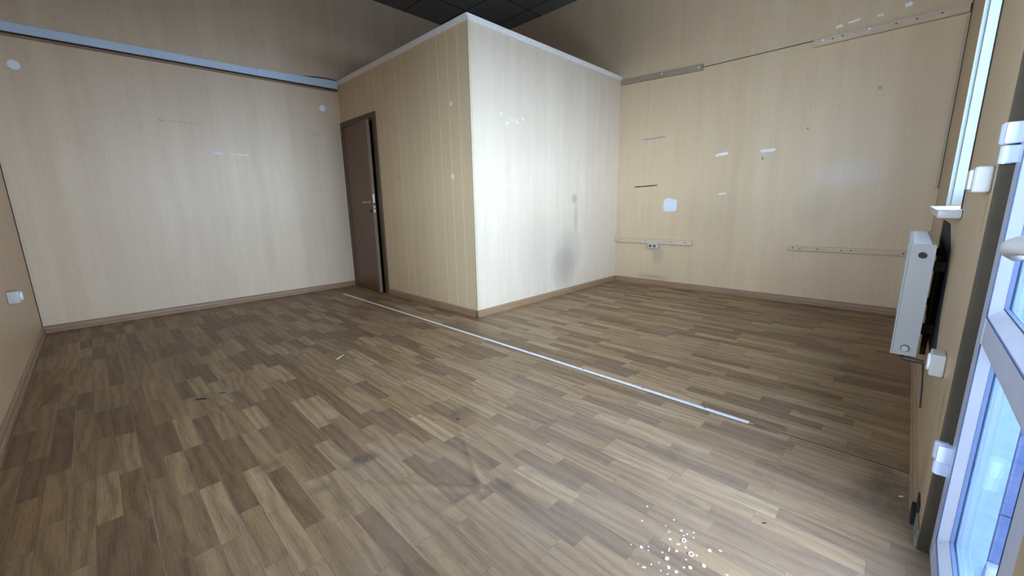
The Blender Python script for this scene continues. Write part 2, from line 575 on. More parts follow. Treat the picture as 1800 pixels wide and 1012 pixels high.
def floor_mesh():
    """linoleum with a buckled fold (three low creases meeting at a puncture)"""
    def lines(a, b, fa, fb, fine, coarse):
        v = []
        c = a
        while c < b - 1e-6:
            v.append(c)
            c += fine if fa <= c < fb else coarse
        v.append(b)
        return v
    xs = lines(XL, XB, 0.4, 1.2, 0.008, 0.12)
    ys = lines(YO - 0.02, YA, 0.85, 1.6, 0.008, 0.12)
    K = (0.84, 1.0)
    folds = [((0.84, 1.0), (0.54, 1.37), 0.010, 0.014), ((0.84, 1.0), (1.09, 1.45), 0.009, 0.013), ((0.84, 1.0), (0.60, 1.02), 0.005, 0.02)]

    def h(x, y):
        z = 0.0
        for (a, b, amp, wd) in folds:
            vx, vy = b[0] - a[0], b[1] - a[1]
            L2 = vx * vx + vy * vy
            t = max(0.0, min(1.0, ((x - a[0]) * vx + (y - a[1]) * vy) / L2))
            d = math.hypot(x - a[0] - t * vx, y - a[1] - t * vy)
            z = max(z, amp * (1 - 0.85 * t) * math.exp(-(d / wd) ** 2))
        # the tongue of linoleum between the creases bulges a little
        d = math.hypot(x - 0.82, y - 1.2)
        z += 0.006 * math.exp(-(d / 0.15) ** 2)
        return z
    bm = bmesh.new()
    V = [[bm.verts.new((x, y, h(x, y))) for y in ys] for x in xs]
    for i in range(len(xs) - 1):
        for j in range(len(ys) - 1):
            bm.faces.new((V[i][j], V[i + 1][j], V[i + 1][j + 1], V[i][j + 1]))
    me = bpy.data.meshes.new('floor')
    bm.to_mesh(me)
    bm.free()
    me.materials.append(m_floor)
    me.polygons.foreach_set('use_smooth', [True] * len(me.polygons))
    o = bpy.data.objects.new('floor', me)
    C.objects.link(o)
    return o


structure(floor_mesh(), 'brown parquet-print linoleum floor, scuffed and buckled', 'floor')
structure(MB().box(XL - .1, XB + .1, YO, YA + .1, ZC, ZC + .1).build('ceiling', m_ceil), 'dark grey square-tiled suspended ceiling', 'ceiling')
structure(MB().box(XL - .1, XB + .1, YA, YA + .1, -.05, ZC + .05).build('wall_far', m_far), 'tall pale panelled wall under the blue-grey metal channel', 'wall')
LY0, LY1, LZ0, LZ1 = .60, 1.70, .90, 2.10
structure(MB().box(XL - .25, XL, YO, LY0, -.05, ZC + .05).box(XL - .25, XL, LY1, YA + .02, -.05, ZC + .05).box(XL - .25, XL, LY0, LY1, -.05, LZ0).box(XL - .25, XL, LY0, LY1, LZ1, ZC + .05).build('wall_left', m_left), 'panelled side wall at the left edge with the white socket', 'wall')
structure(MB().box(XB, XB + .1, YO, YA + .02, -.05, ZC + .05).build('wall_right', m_right), 'panelled wall with four wooden battens and tape remnants', 'wall')

# street wall: piers and lintels round two openings
DX0, DX1, DZ1 = 0.68, 1.555, 2.15
WX0, WX1, WZ0, WZ1 = 2.31, 3.41, 0.96, 2.36
sw = MB()
sw.box(XL - .02, DX0, YO, YW, -.05, ZC + .02)
sw.box(DX0, DX1, YO, YW, DZ1, ZC + .02)
sw.box(DX1, WX0, YO, YW, -.05, ZC + .02)
sw.box(WX0, WX1, YO, YW, -.05, WZ0)
sw.box(WX0, WX1, YO, YW, WZ1, ZC + .02)
sw.box(WX1, XB + .02, YO, YW, -.05, ZC + .02)
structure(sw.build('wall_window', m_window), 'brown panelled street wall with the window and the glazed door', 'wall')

# closet walls: do not reach the ceiling
DY0, DY1, DT = 4.455, 5.20, 2.005
cf = MB()
cf.box(PX, PX + .08, PY + .002, DY0, 0, ZP)
cf.box(PX, PX + .08, DY0, DY1, DT, ZP)
cf.box(PX, PX + .08, DY1, YA, 0, ZP)
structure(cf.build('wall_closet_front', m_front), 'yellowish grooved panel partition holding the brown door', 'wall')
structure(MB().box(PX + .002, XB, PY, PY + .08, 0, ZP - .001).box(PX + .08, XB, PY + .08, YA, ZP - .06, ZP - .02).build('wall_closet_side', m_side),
          'brightly lit pale partition wall with grey smudges', 'wall')


# baseboards
def base_profile():
    return [(0, 0), (.016, 0), (.016, .022), (.013, .026), (.014, .03), (.012, .052), (.006, .062), (0, .064)]


def baseboard(name, axis, a, b, at, sgn, mat, label):
    m = MB()
    pr = [(at + sgn * p[0], p[1]) for p in base_profile()]
    m.prism(pr, a, b, axis)
    return structure(m.build(name, mat), label, 'baseboard')


baseboard('baseboard_far', 'x', XL, PX, YA, -1, m_base, 'brown moulded baseboard below the pale far wall')
baseboard('baseboard_left', 'y', YW, YA - .016, XL, 1, m_base_y, 'brown baseboard along the left side wall')
baseboard('baseboard_closet_front', 'y', PY - .016, 4.385, PX, -1, m_base_y, 'brown baseboard between the brown door and the partition corner')
baseboard('baseboard_closet_side', 'x', PX - .016, XB - .016, PY, -1, m_base, 'brown baseboard below the smudged bright partition')
baseboard('baseboard_right', 'y', YW + .016, PY - .016, XB, -1, m_base_y, 'brown baseboard below the wall with battens')
baseboard('baseboard_window', 'x', 1.80, XB, YW, 1, m_base, 'brown baseboard below the radiator, broken off beside the glazed door')
structure(MB().cyl((PX - .019, PY - .019, .034), 'z', .008, .068, 10).build('trim_1', m_doorframe), 'dark brown plastic corner joint of the baseboards', 'trim')

# white capping on the closet walls and the corner bead
structure(MB().box(PX - .014, PX + .09, PY - .014, YA, ZP, ZP + .02, .003).box(PX - .012, PX, PY - .012, YA, ZP - .030, ZP, .002).build('trim_2', m_trimw),
          'white top capping above the brown door', 'trim')
structure(MB().box(PX + .091, XB, PY - .014, PY + .09, ZP, ZP + .02, .003).box(PX - .011, XB, PY - .012, PY, ZP - .030, ZP, .002).build('trim_3', m_trimw),
          'white top capping of the brightly lit partition', 'trim')
m_bead = plain('beige_corner_bead', (0.62, 0.52, 0.36), 0.4)
structure(MB().box(PX - .004, PX + .024, PY - .004, PY, .064, ZP - .03, .001).box(PX - .004, PX, PY - .004, PY + .024, .064, ZP - .03, .001)
          .build('trim_4', m_bead), 'beige vertical bead on the partition corner', 'trim')
structure(MB().box(XB - .012, XB, PY - .014, PY, .064, ZP - .05, .002).build('trim_5', m_bead), 'beige inside bead between partition and battened wall', 'trim')
# horizontal ledge where the upper panels overlap the lower ones
structure(MB().box(XB - .006, XB, YW, 1.80, 2.436, 2.442).build('trim_6', m_seam_shade), 'dark horizontal seam between upper and lower panels', 'trim')
# vertical corner strip beside the window, ends above the sill
structure(MB().box(XB - .010, XB, YW, YW + .022, 1.09, 2.42, .001).build('trim_7', m_stripv), 'narrow vertical corner strip beside the window', 'trim')
structure(MB().box(XB - .03, XB, YW, YW + .004, 1.09, ZC).build('trim_8', m_seam_shade), 'dark vertical gap in the room corner beside the window', 'trim')
structure(MB().box(XL, XL + .005, YA - .005, YA, .064, 2.42).build('trim_9', m_seam_shade), 'dark vertical joint in the far left corner', 'trim')

# pavement outside
structure(MB().box(-12, 16, -14, YO - .0, -.10, -.03).build('ground', m_ground), 'grey pavement outside the glazed door', 'ground')

# window: reveal, frame at the outside, pane, sill
win = empty('window_1', ((WX0 + WX1) / 2, -.3, WZ0), 'bright narrow-looking window seen from the side, above the radiator', 'window', kind='structure')
fr = MB()
yb0, yb1 = -.34, -.28
fr.box(WX0, WX0 + .06, yb0, yb1, WZ0 + .02, WZ1, .004)
fr.box(WX1 - .06, WX1, yb0, yb1, WZ0 + .02, WZ1, .004)
fr.box(WX0 + .06, WX1 - .06, yb0, yb1, WZ0 + .02, WZ0 + .09, .004)
fr.box(WX0 + .06, WX1 - .06, yb0, yb1, WZ1 - .07, WZ1, .004)
fr.box((WX0 + WX1) / 2 - .04, (WX0 + WX1) / 2 + .04, yb0, yb1, WZ0 + .09, WZ1 - .07, .004)
fr.build('window_frame', m_pvc, win)
MB().box(WX0 + .055, WX1 - .055, -.314, -.308, WZ0 + .08, WZ1 - .06).build('window_pane', m_glass, win)
rv = MB()
rv.box(WX1 - .010, WX1 + .001, yb1, YW - .0005, WZ0 + .02, WZ1)
rv.box(WX0 - .001, WX0 + .010, yb1, YW - .0005, WZ0 + .02, WZ1)
rv.box(WX0, WX1, yb1, YW - .0005, WZ1 - .010, WZ1 + .001)
rv.box(WX1 - .018, WX1 - .010, -.165, -.158, WZ0 + .02, WZ1 - .01)
rv.build('window_reveal', m_reveal, win)
sl = MB()
sl.box(WX0 + .001, WX1 - .001, yb1, YW + .001, WZ0 - .015, WZ0 + .012)
sl.box(WX0 - .07, WX1 + .06, YW + .001, YW + .064, WZ0 - .018, WZ0 + .012, .006)
sl.build('window_sill', m_white, win, smooth=True)
MB().box(WX0 - .004, WX0 - .0, YW, YW + .004, WZ0 + .015, ZC - .8).build('joint', m_seam_shade, win)

win2 = empty('window_added', (XL - .15, 1.15, LZ0), 'added unseen side window in the left wall beyond the left edge', 'window', kind='structure')  # unseen window, added for side light on the closet front and right wall
f2 = MB()
f2.box(XL - .20, XL - .14, LY0, LY0 + .07, LZ0, LZ1, .004)
f2.box(XL - .20, XL - .14, LY1 - .07, LY1, LZ0, LZ1, .004)
f2.box(XL - .20, XL - .14, LY0 + .07, LY1 - .07, LZ0, LZ0 + .07, .004)
f2.box(XL - .20, XL - .14, LY0 + .07, LY1 - .07, LZ1 - .07, LZ1, .004)
f2.box(XL - .20, XL - .14, 1.12, 1.18, LZ0 + .07, LZ1 - .07, .004)
f2.build('window_frame', m_pvc, win2)
MB().box(XL - .173, XL - .167, LY0 + .06, LY1 - .06, LZ0 + .06, LZ1 - .06).build('window_pane', m_glass, win2)

# ------------------------------------------------------------------ glazed white balcony door (closed leaf)
LY = -.164
d2 = empty('door_2', (1.2, LY - .03, 0), 'white glazed plastic door with bluish reflections at the right edge', 'door', kind='structure')
f = MB()
f.box(.675, .835, -.262, LY - .060, -.03, DZ1 + .01, .002)
f.box(1.515, 1.600, -.262, LY - .004, -.03, DZ1 + .01, .002)
f.box(.83, 1.515, -.262, LY - .058, DZ1 - .06, DZ1 + .01, .002)
f.box(.675, 1.515, -.262, LY - .058, -.035, .012, .002)
f.build('door_frame', m_pvco, d2)
SX0, SX1, SZ0, SZ1 = .800, 1.552, .014, 2.10
T0, T1 = LY - .058, LY
stl = MB()
sw_ = .075
stl.box(SX0, SX0 + sw_, T0, T1, SZ0, SZ1, .004)
stl.box(SX1 - sw_, SX1, T0, T1, SZ0, SZ1, .004)
stl.box(SX0 + sw_ - .004, SX1 - sw_ + .004, T0 + .001, T1 - .001, SZ0, SZ0 + .085, .003)
stl.box(SX0 + sw_ - .004, SX1 - sw_ + .004, T0 + .001, T1 - .001, SZ1 - .08, SZ1, .003)
sash = stl.build('sash', m_pvc, d2)
MB().box(SX0 + sw_ - .004, SX1 - sw_ + .004, T0 + .002, T1 - .001, .665, .735, .004).build('mid_rail', m_pvc, sash)


def beads(z0, z1):
    x0, x1 = SX0 + sw_, SX1 - sw_
    m = MB()
    # raised inner bead, sloping back to the glass
    w_, a, b = .026, T1 - .002, T1 - .020
    m.prism([(x0, a), (x0 + w_, b), (x0 + w_, b - .006), (x0, b - .006)], z0, z1, 'z')
    m.prism([(x1, a), (x1 - w_, b), (x1 - w_, b - .006), (x1, b - .006)], z0, z1, 'z')
    m.prism([(a, z0), (b, z0 + w_), (b - .006, z0 + w_), (b - .006, z0)], x0, x1, 'x')
    m.prism([(a, z1), (b, z1 - w_), (b - .006, z1 - w_), (b - .006, z1)], x0, x1, 'x')
    m.build('glazing_bead', m_pvc, sash)
    g = MB()
    q = .0035
    for (xa, xb, za, zb) in ((x0 + w_, x0 + w_ + q, z0 + w_, z1 - w_), (x1 - w_ - q, x1 - w_, z0 + w_, z1 - w_), (x0 + w_, x1 - w_, z0 + w_, z0 + w_ + q), (x0 + w_, x1 - w_, z1 - w_ - q, z1 - w_)):
        g.box(xa, xb, b - .008, b - .001, za, zb)
    for (xa, xb, za, zb) in ((x0 - .003, x0, z0, z1), (x1, x1 + .003, z0, z1), (x0, x1, z0 - .003, z0)):
        g.box(xa, xb, T1 - .003, T1 + .0006, za, zb)
    g.build('gasket', m_gasket, sash)
    # outer sash lip seen through the glass
    o = MB()
    o.box(x0, x0 + w_, T0 + .001, T0 + .026, z0, z1, .002)
    o.box(x1 - w_, x1, T0 + .001, T0 + .026, z0, z1, .002)
    o.box(x0, x1, T0 + .001, T0 + .026, z0, z0 + w_, .002)
    o.build('outer_lip', m_pvco, sash)
    MB().box(x0 + .01, x1 - .01, T0 + .027, T0 + .031, z0 + .01, z1 - .01).build('glass_pane', m_glass, sash)


beads(SZ0 + .085, .665)
beads(.735, SZ1 - .08)


def hinge(z):
    h = MB()
    h.cyl((1.548, LY + .019, z + .030), 'z', .0155, .050, 20, bev=.003)
    h.box(1.520, 1.552, LY - .001, LY + .028, z + .006, z + .054, .004)
    o = h.build('hinge', m_pvc, sash, smooth=True)
    k = MB()
    k.cyl((1.548, LY + .017, z - .018), 'z', .0125, .042, 20, bev=.002)
    k.box(1.534, 1.553, LY - .001, LY + .020, z - .038, z + .003, .003)
    k.build('hinge_knuckle', m_pvc, o, smooth=True)


for hz in (.300, 1.135, 1.90):
    hinge(hz)
hn = MB()
hn.box(.822, .850, LY, LY + .008, .88, 1.02, .003)
hn.cyl((.836, LY + .025, .955), 'y', .011, .045, 16)
hn.tube([(.836, LY + .044, .955), (.848, LY + .054, .956), (.866, LY + .058, .952), (.888, LY + .056, .946), (.900, LY + .048, .938)], [.012, .013, .012, .011, .009], 14)
hn.build('handle', m_white, sash, smooth=True)
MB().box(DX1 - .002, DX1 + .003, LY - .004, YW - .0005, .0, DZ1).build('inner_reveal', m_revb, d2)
# tiled outer reveal and threshold
MB().box(DX1 - .012, DX1 + .002, YO - .01, -.262, -.03, DZ1).build('outer_reveal', m_tiles, d2)
MB().box(DX1 - .05, DX1 - .012, -.318, -.262, -.03, .06, .01).build('threshold_block', m_outer, d2, smooth=True)
MB().box(.69, DX1 - .012, YO - .02, -.262, -.06, -.022, .004).build('threshold', m_outer, d2)

# ------------------------------------------------------------------ brown interior door, slightly open
d1 = empty('door_1', (PX, (DY0 + DY1) / 2, 0), 'dark brown narrow interior door standing slightly ajar', 'door', kind='structure')
f = MB()
f.box(PX - .018, PX - .0005, 4.387, DY0, 0, 2.065, .003)
f.box(PX - .018, PX - .0005, DY1, YA - .001, 0, 2.065, .003)
f.box(PX - .018, PX - .0005, DY0, DY1, DT, 2.065, .003)
f.box(PX - .0005, PX + .085, DY0 - .003, DY0 + .02, 0, DT, .002)
f.box(PX - .0005, PX + .085, DY1 - .02, DY1 + .003, 0, DT, .002)
f.box(PX - .0005, PX + .085, DY0, DY1, DT - .02, DT + .003, .002)
f.build('door_frame', m_doorframe, d1)
ang = math.radians(-5.0)
Rm = Matrix.Translation((PX - .012, DY1 - .01, 0)) @ Matrix.Rotation(ang, 4, 'Z')
LW = .705
lf = MB().box(0, .038, -LW, 0, .012, 1.992, .002, mat=0)
lf.xf(Rm)
leaf = lf.build('door_leaf', m_door, d1)
MB().box(.0006, .0375, -LW - .001, -LW + .0005, .014, 1.99).xf(Rm).build('leaf_edge', m_dooredge, leaf)
MB().box(.010, .028, -LW - .0025, -LW - .0005, .965, 1.175).xf(Rm).build('lock_plate', m_steel, leaf)
lk = MB().box(.012, .026, -LW - .012, -LW, 1.045, 1.075, .002).box(.013, .025, -LW - .004, -LW, 1.00, 1.02)
lk.xf(Rm).build('latch', m_black, leaf)
hd = MB()
hd.cyl((-.004, -LW + .055, 1.085), 'x', .024, .008, 20)
hd.cyl((-.024, -LW + .055, 1.085), 'x', .009, .045, 12)
hd.tube([(-.046, -LW + .050, 1.085), (-.050, -LW + .075, 1.086), (-.050, -LW + .12, 1.085), (-.047, -LW + .175, 1.083)], [.009, .0095, .009, .008], 12)
hd.xf(Rm).build('handle', m_brass, leaf, smooth=True)
MB().cyl((-.003, -LW + .055, .985), 'x', .020, .008, 20).cyl((-.009, -LW + .055, .985), 'x', .007, .012, 12).xf(Rm).build('keyhole_plate', m_black, leaf, smooth=True)

# ------------------------------------------------------------------ things on the walls
# blue-grey channel on the far wall
ch = empty('metal_channel', ((XL + PX) / 2, YA, 2.44), 'long blue-grey metal channel running across the tall far wall', 'cable channel')


def channel_part(x0, x1, z0a, z1a, z0b, z1b, name, mat, th=.030):
    m = MB()
    bm = bmesh.new()
    c = []
    for (x, a, b) in ((x0, z0a, z1a), (x1, z0b, z1b)):
        for (y, z) in ((YA - th, a), (YA - th, b), (YA, b), (YA, a)):
            c.append(bm.verts.new((x, y, z)))
    for i in range(4):
        bm.faces.new((c[i], c[(i + 1) % 4], c[4 + (i + 1) % 4], c[4 + i]))
    bm.faces.new(c[:4][::-1])
    bm.faces.new(c[4:])
    bmesh.ops.bevel(bm, geom=bm.edges[:], offset=.002, segments=1, affect='EDGES')
    m._add(bm)
    return m.build(name, mat, ch)


channel_part(XL, 1.497, 2.420, 2.490, 2.438, 2.508, 'channel_section', m_trunk)
channel_part(1.500, PX - .015, 2.438, 2.512, 2.452, 2.545, 'channel_section', m_trunk)
channel_part(XL, PX - .015, 2.411, 2.420, 2.437, 2.447, 'shade_line', m_seam_shade, .028)  # dark line painted in for the shaded underside of the channel
channel_part(XL, PX - .015, 2.390, 2.411, 2.418, 2.437, 'backing_strip', m_base, .012)
MB().tube([(1.95, YA - .012, 2.53), (2.1, YA - .02, 2.545), (2.25, YA - .02, 2.556), (2.35, YA - .02, 2.552)], .005, 8).build('cable', m_black, ch)


def disc_cap(c, label):
    m = MB().cyl((c[0], YA - .004, c[1]), 'y', .036, .008, 32, bev=.002)
    o = m.build('round_cover_cap', m_cap, smooth=True, org=(c[0], YA, c[1] - .036))
    tag(o, label, 'wall cap', 'round white caps on the far wall')


disc_cap((-.238, 2.185), 'round white cap on the far wall near the left room corner')
disc_cap((2.161, 2.210), 'round white cap on the far wall near the brown door')


# battens on the right wall
def batten(name, y0, y1, z0, z1, th, label, tilt=0.0, plugs=(), holes=(), mat=None):
    yc, zc = (y0 + y1) / 2, (z0 + z1) / 2
    Rt = Matrix.Translation((0, yc, zc)) @ Matrix.Rotation(tilt, 4, 'X') @ Matrix.Translation((0, -yc, -zc))
    e = empty('wooden_batten', (XB, yc, z0), label, 'batten', 'wooden battens screwed to the right wall')
    MB().box(XB - th, XB - .0005, y0, y1, z0, z1, .002).xf(Rt).build('board', mat or m_batx, e)
    for (py, pz) in plugs:
        MB().cyl((XB - th - .002, py, pz), 'x', .009, .006, 10, bev=.001).xf(Rt).build('screw_plug', m_dab, e, smooth=True)
    for (py, pz) in holes:
        MB().cyl((XB - th - .0005, py, pz), 'x', .006, .002, 10).xf(Rt).build('screw_hole', m_cut, e)


batten('b1', 1.800, PY - .016, 2.428, 2.490, .032, 'upper batten touching the top corner of the pale partition', tilt=.045, mat=m_batd,
       plugs=((2.25, 2.468), (1.84, 2.458)))
batten('b2', YW + .012, .828, 2.376, 2.434, .045, 'upper batten near the window with white screw plugs', tilt=.0,
       plugs=((.757, 2.415), (.445, 2.418)), holes=((.69, 2.41), (.62, 2.412), (.28, 2.41), (.16, 2.41), (.02, 2.41)))
batten('b3', 1.785, PY - .018, .522, .580, .032, 'lower batten directly above the wall socket', plugs=(), holes=((2.70, .552), (2.36, .552), (2.02, .552), (1.86, .552)))
batten('b4', YW + .012, .834, .530, .576, .030, 'lower batten that runs behind the radiator end', holes=((.80, .556), (.74, .550), (.60, .552), (.42, .552), (.35, .556), (.0, .552)))

# double socket under the lower batten
so = empty('wall_socket', (XB, 2.248, .462), 'small white double socket just below the lower left batten', 'socket')
MB().box(XB - .050, XB - .0005, 2.188, 2.308, .462, .521, .006).build('housing', m_white, so, smooth=True)
for yy in (2.222, 2.276):
    MB().cyl((XB - .0505, yy, .494), 'x', .019, .004, 24).build('socket_face', m_trunkline, so, smooth=True)

# left-wall socket
so = empty('wall_socket', (XL, 4.0, .47), 'white surface socket on the left side wall near the floor corner', 'socket')
MB().box(XL + .0005, XL + .052, 3.945, 4.045, .472, .548, .008).build('housing', m_white, so, smooth=True)
MB().cyl((XL + .056, 3.995, .510), 'x', .030, .010, 24, bev=.002).build('socket_face', m_cap, so, smooth=True)

# socket and switch on the pier between window and door
so = empty('wall_socket', (1.84, YW, .40), 'white surface socket on the pier just below the radiator end', 'socket')
MB().box(1.765, 1.845, YW + .0005, YW + .034, .470, .540, .006, 3).build('housing', m_white, so, smooth=True)
MB().cyl((1.805, YW + .035, .505), 'y', .028, .008, 24, bev=.002).build('socket_face', m_cap, so, smooth=True)
swt = empty('light_switch', (1.63, YW, 1.03), 'white light switch on the pier between window and glazed door', 'light switch')
MB().box(1.590, 1.670, YW + .0005, YW + .034, 1.030, 1.096, .008, 3).build('housing', m_white, swt, smooth=True)
MB().box(1.600, 1.660, YW + .033, YW + .042, 1.038, 1.088, .004, 3).build('rocker', m_white, swt, smooth=True)


# ------------------------------------------------------------------ radiator
rd = empty('panel_radiator', (2.85, -.06, .355), 'white panel radiator hung under the window, seen end-on', 'radiator')
RX0, RX1, RZ0, RZ1 = 2.35, 3.30, .357, .832
RYf, RYb = -.014, -.092
MB().box(RX0 + .004, RX1, RYf - .012, RYf, RZ0 + .006, RZ1 - .012, .005).box(RX0 + .02, RX1 - .02, RYb, RYb + .010, RZ0 + .006, RZ1 - .02, .003).build('panel', m_rad, rd, smooth=True)
fin = MB()
x = RX0 + .05
while x < RX1 - .05:
    fin.box(x, x + .002, RYb + .012, RYf - .014, RZ0 + .03, RZ1 - .03)
    x += .025
fin.build('fins', m_rad, rd)
for xx in (RX0, RX1 - .003):
    e = MB()
    e.box(xx, xx + .003, RYb, RYf, RZ0, RZ1 - .004, .001)
    e.box(xx - .003, xx + .004, RYf - .004, RYf + .002, RZ0, RZ1, .0015)
    e.box(xx - .003, xx + .004, RYb - .002, RYb + .002, RZ0, RZ1, .0015)
    e.box(xx - .003, xx + .004, RYb, RYf, RZ1 - .006, RZ1, .0015)
    e.build('end_panel', m_rad, rd)
tg = MB().box(RX0, RX1, RYb, RYf, RZ1 - .003, RZ1 + .001, .001)
x = RX0 + .03
while x < RX1 - .03:
    tg.box(x, x + .006, RYb + .012, RYf - .012, RZ1, RZ1 + .0025)
    x += .018
tg.build('top_grille', m_radtop, rd)
MB().cyl((RX0 - .006, -.056, RZ1 - .042), 'x', .012, .014, 20, bev=.002).build('bleed_valve', m_black, rd, smooth=True)
pl = MB().cyl((RX0 - .005, -.056, RZ0 + .032), 'x', .012, .012, 20, bev=.002).build('blanking_plug', m_white, rd, smooth=True)
MB().cyl((RX0 - .001, -.056, RZ0 + .032), 'x', .0145, .003, 20).build('plug_seal', m_black, pl)
for xx in (RX0 + .12, RX1 - .15):
    for zz in (RZ1 - .12, RZ0 + .08):
        MB().box(xx, xx + .03, YW + .004, RYb, zz, zz + .04, .002).build('mounting_bracket', m_pipe, rd)
pp = MB()
pp.tube([(RX0 + .10, RYf - .035, RZ0 + .01), (RX0 + .06, RYf - .035, RZ0 - .018), (RX0 + .03, RYf - .045, RZ0 - .022), (RX0 + .02, YW + .03, RZ0 - .022), (RX0 + .02, YW + .018, RZ0 - .022)], .009, 10)
pp.tube([(RX0 + .14, YW + .022, RZ0 - .02), (RX0 + .14, YW + .022, RZ1 - .06)], .010, 10)
pp.cyl((RX0 + .14, YW + .022, RZ0 + .09), 'z', .015, .04, 12)
pp.cyl((RX0 + .14, YW + .022, RZ1 - .09), 'z', .015, .03, 12)
pp.build('pipe', m_pipe, rd, smooth=True)
# black bare patch of wall behind it
MB().tube([(RX0 + .02, YW + .018, RZ0 - .03), (RX0 - .02, YW + .010, RZ0 - .12), (RX0 - .05, YW + .006, RZ0 - .20)], .003, 8).build('cable', m_black, rd, smooth=True)
bp = MB()
poly = [(2.14, .40), (2.20, .36), (3.3, .36), (3.3, .90), (2.75, .90), (2.42, .80), (2.34, .70), (2.30, .56), (2.22, .47)]
bp.prism(poly, YW + .0004, YW + .0022, 'y')
tag(bp.build('dark_board', m_matt_black), 'black bare board on the wall behind the radiator', 'board')

# loose pier baseboard end + hole
bb = MB()
bb.prism([(YW + p[0], p[1]) for p in base_profile()], 1.735, 1.798, 'x')
structure(bb.build('baseboard_pier', m_base), 'short worn baseboard piece at the foot of the pier', 'baseboard')
MB_h = MB()
MB_h.box(1.655, 1.733, YW - .0, YW + .004, .0, .085)
MB_h.box(1.670, 1.734, YW, YW + .014, .0, .045)
tag(MB_h.build('pier_hole', m_matt_black), 'black broken gap at the foot of the pier beside the glazed door', 'hole', kind='structure')


cl = MB().box(1.556, 1.652, YW + .0003, YW + .006, .0, .060, .002)
structure(cl.build('trim_10', m_dust), 'bare grey cement at the foot of the pier beside the glazed door', 'trim')


# ------------------------------------------------------------------ tape and filler remnants
def strip_on(plane, a0, b0, a1, b1, h, th, name, mat, label, cat, group=None, jag=0.0):
    """thin remnant between two wall points; plane = 'R' right wall, 'F' far wall, 'S' closet side, 'D' closet front"""
    n = 9
    top, bot = [], []
    for i in range(n):
        t = i / (n - 1)
        a, b = a0 + (a1 - a0) * t, b0 + (b1 - b0) * t
        e = 1.0 if 0 < i < n - 1 else .55
        top.append((a, b + h / 2 * e * (1 + random.uniform(-jag, jag))))
        bot.append((a, b - h / 2 * e * (1 + random.uniform(-jag, jag))))
    poly = top + bot[::-1]
    m = MB()
    if plane == 'R':
        m.prism(poly, XB - th, XB - .0002, 'x')
    elif plane == 'F':
        m.prism(poly, YA - th, YA - .0002, 'y')
    elif plane == 'S':
        m.prism(poly, PY - th, PY - .0002, 'y')
    elif plane == 'D':
        m.prism(poly, PX - th, PX - .0002, 'x')
    return tag(m.build(name, mat), label, cat, group)


strip_on('R', 2.463, 1.772, 2.178, 1.778, .014, .001, 'tape_strip', m_tapeb, 'thin slate-blue tape strip stuck on the battened wall', 'tape', 'tape strips on the right wall', .15)
strip_on('R', 2.550, 1.217, 2.244, 1.226, .014, .001, 'tape_strip', m_tapek, 'thin black tape strip stuck on the battened wall', 'tape', 'tape strips on the right wall', .1)
strip_on('R', 2.225, 1.226, 2.14, 1.224, .012, .001, 'filler_patch', m_bead, 'faint pale mark at the right end of the black tape', 'mark', 'pale marks on the right wall', .3)
# big white patch
pm = MB()
pts = []
for k in range(28):
    t = k / 28 * 2 * math.pi
    c, s = math.cos(t), math.sin(t)
    rr = 1 / (abs(c) ** 5 + abs(s) ** 5) ** .2
    pts.append((2.077 + .080 * c * rr, .987 + .072 * s * rr * (1.12 if s > 0 and c > -.2 else 1)))
pm.prism(pts, XB - .0012, XB - .0002, 'x')
tag(pm.build('filler_patch', m_patch), 'rounded white filler patch, the largest pale mark above the socket', 'mark', 'pale marks on the right wall')
strip_on('R', 1.608, 1.512, 1.478, 1.526, .026, .001, 'filler_patch', m_dab, 'short white tape scrap, left one of the two at eye level', 'mark', 'pale marks on the right wall', .4)
strip_on('R', 1.178, 1.513, 1.046, 1.518, .030, .001, 'filler_patch', m_dab, 'white tape scrap, right and larger of the two at eye level', 'mark', 'pale marks on the right wall', .3)
strip_on('R', 1.540, 1.100, 1.460, 1.104, .014, .001, 'filler_patch', m_dab, 'faint white scrap below the two eye-level tape scraps', 'mark', 'pale marks on the right wall', .5)
strip_on('R', .68, 2.508, .63, 2.512, .02, .001, 'filler_patch', m_dab, 'white flake above the upper batten, farthest from the window', 'mark', 'pale marks on the right wall', .5)
strip_on('R', .60, 2.520, .52, 2.528, .02, .001, 'filler_patch', m_dab, 'white smear above the middle of the upper batten by the window', 'mark', 'pale marks on the right wall', .5)
strip_on('R', .41, 2.516, .37, 2.518, .016, .001, 'filler_patch', m_dab, 'small white flake above the upper batten, middle one', 'mark', 'pale marks on the right wall', .5)
strip_on('R', .245, 2.545, .20, 2.547, .025, .001, 'filler_patch', m_dab, 'white flake above the upper batten, nearest the window', 'mark', 'pale marks on the right wall', .5)
strip_on('F', .985, 1.612, 1.090, 1.602, .020, .001, 'filler_patch', m_patch, 'bluish white scrap on the far wall, leftmost of three in a row', 'mark', 'white scraps on the far wall', .3)
strip_on('F', 1.135, 1.608, 1.185, 1.605, .012, .001, 'filler_patch', m_dab, 'tiny white scrap on the far wall, middle of three in a row', 'mark', 'white scraps on the far wall', .5)
strip_on('F', 1.205, 1.608, 1.315, 1.606, .014, .001, 'filler_patch', m_dab, 'white scrap on the far wall, rightmost of three in a row', 'mark', 'white scraps on the far wall', .5)
strip_on('F', .612, 1.884, .655, 1.888, .014, .001, 'filler_patch', m_bead, 'cream chipped mark high on the far wall', 'mark', 'white scraps on the far wall', .6)


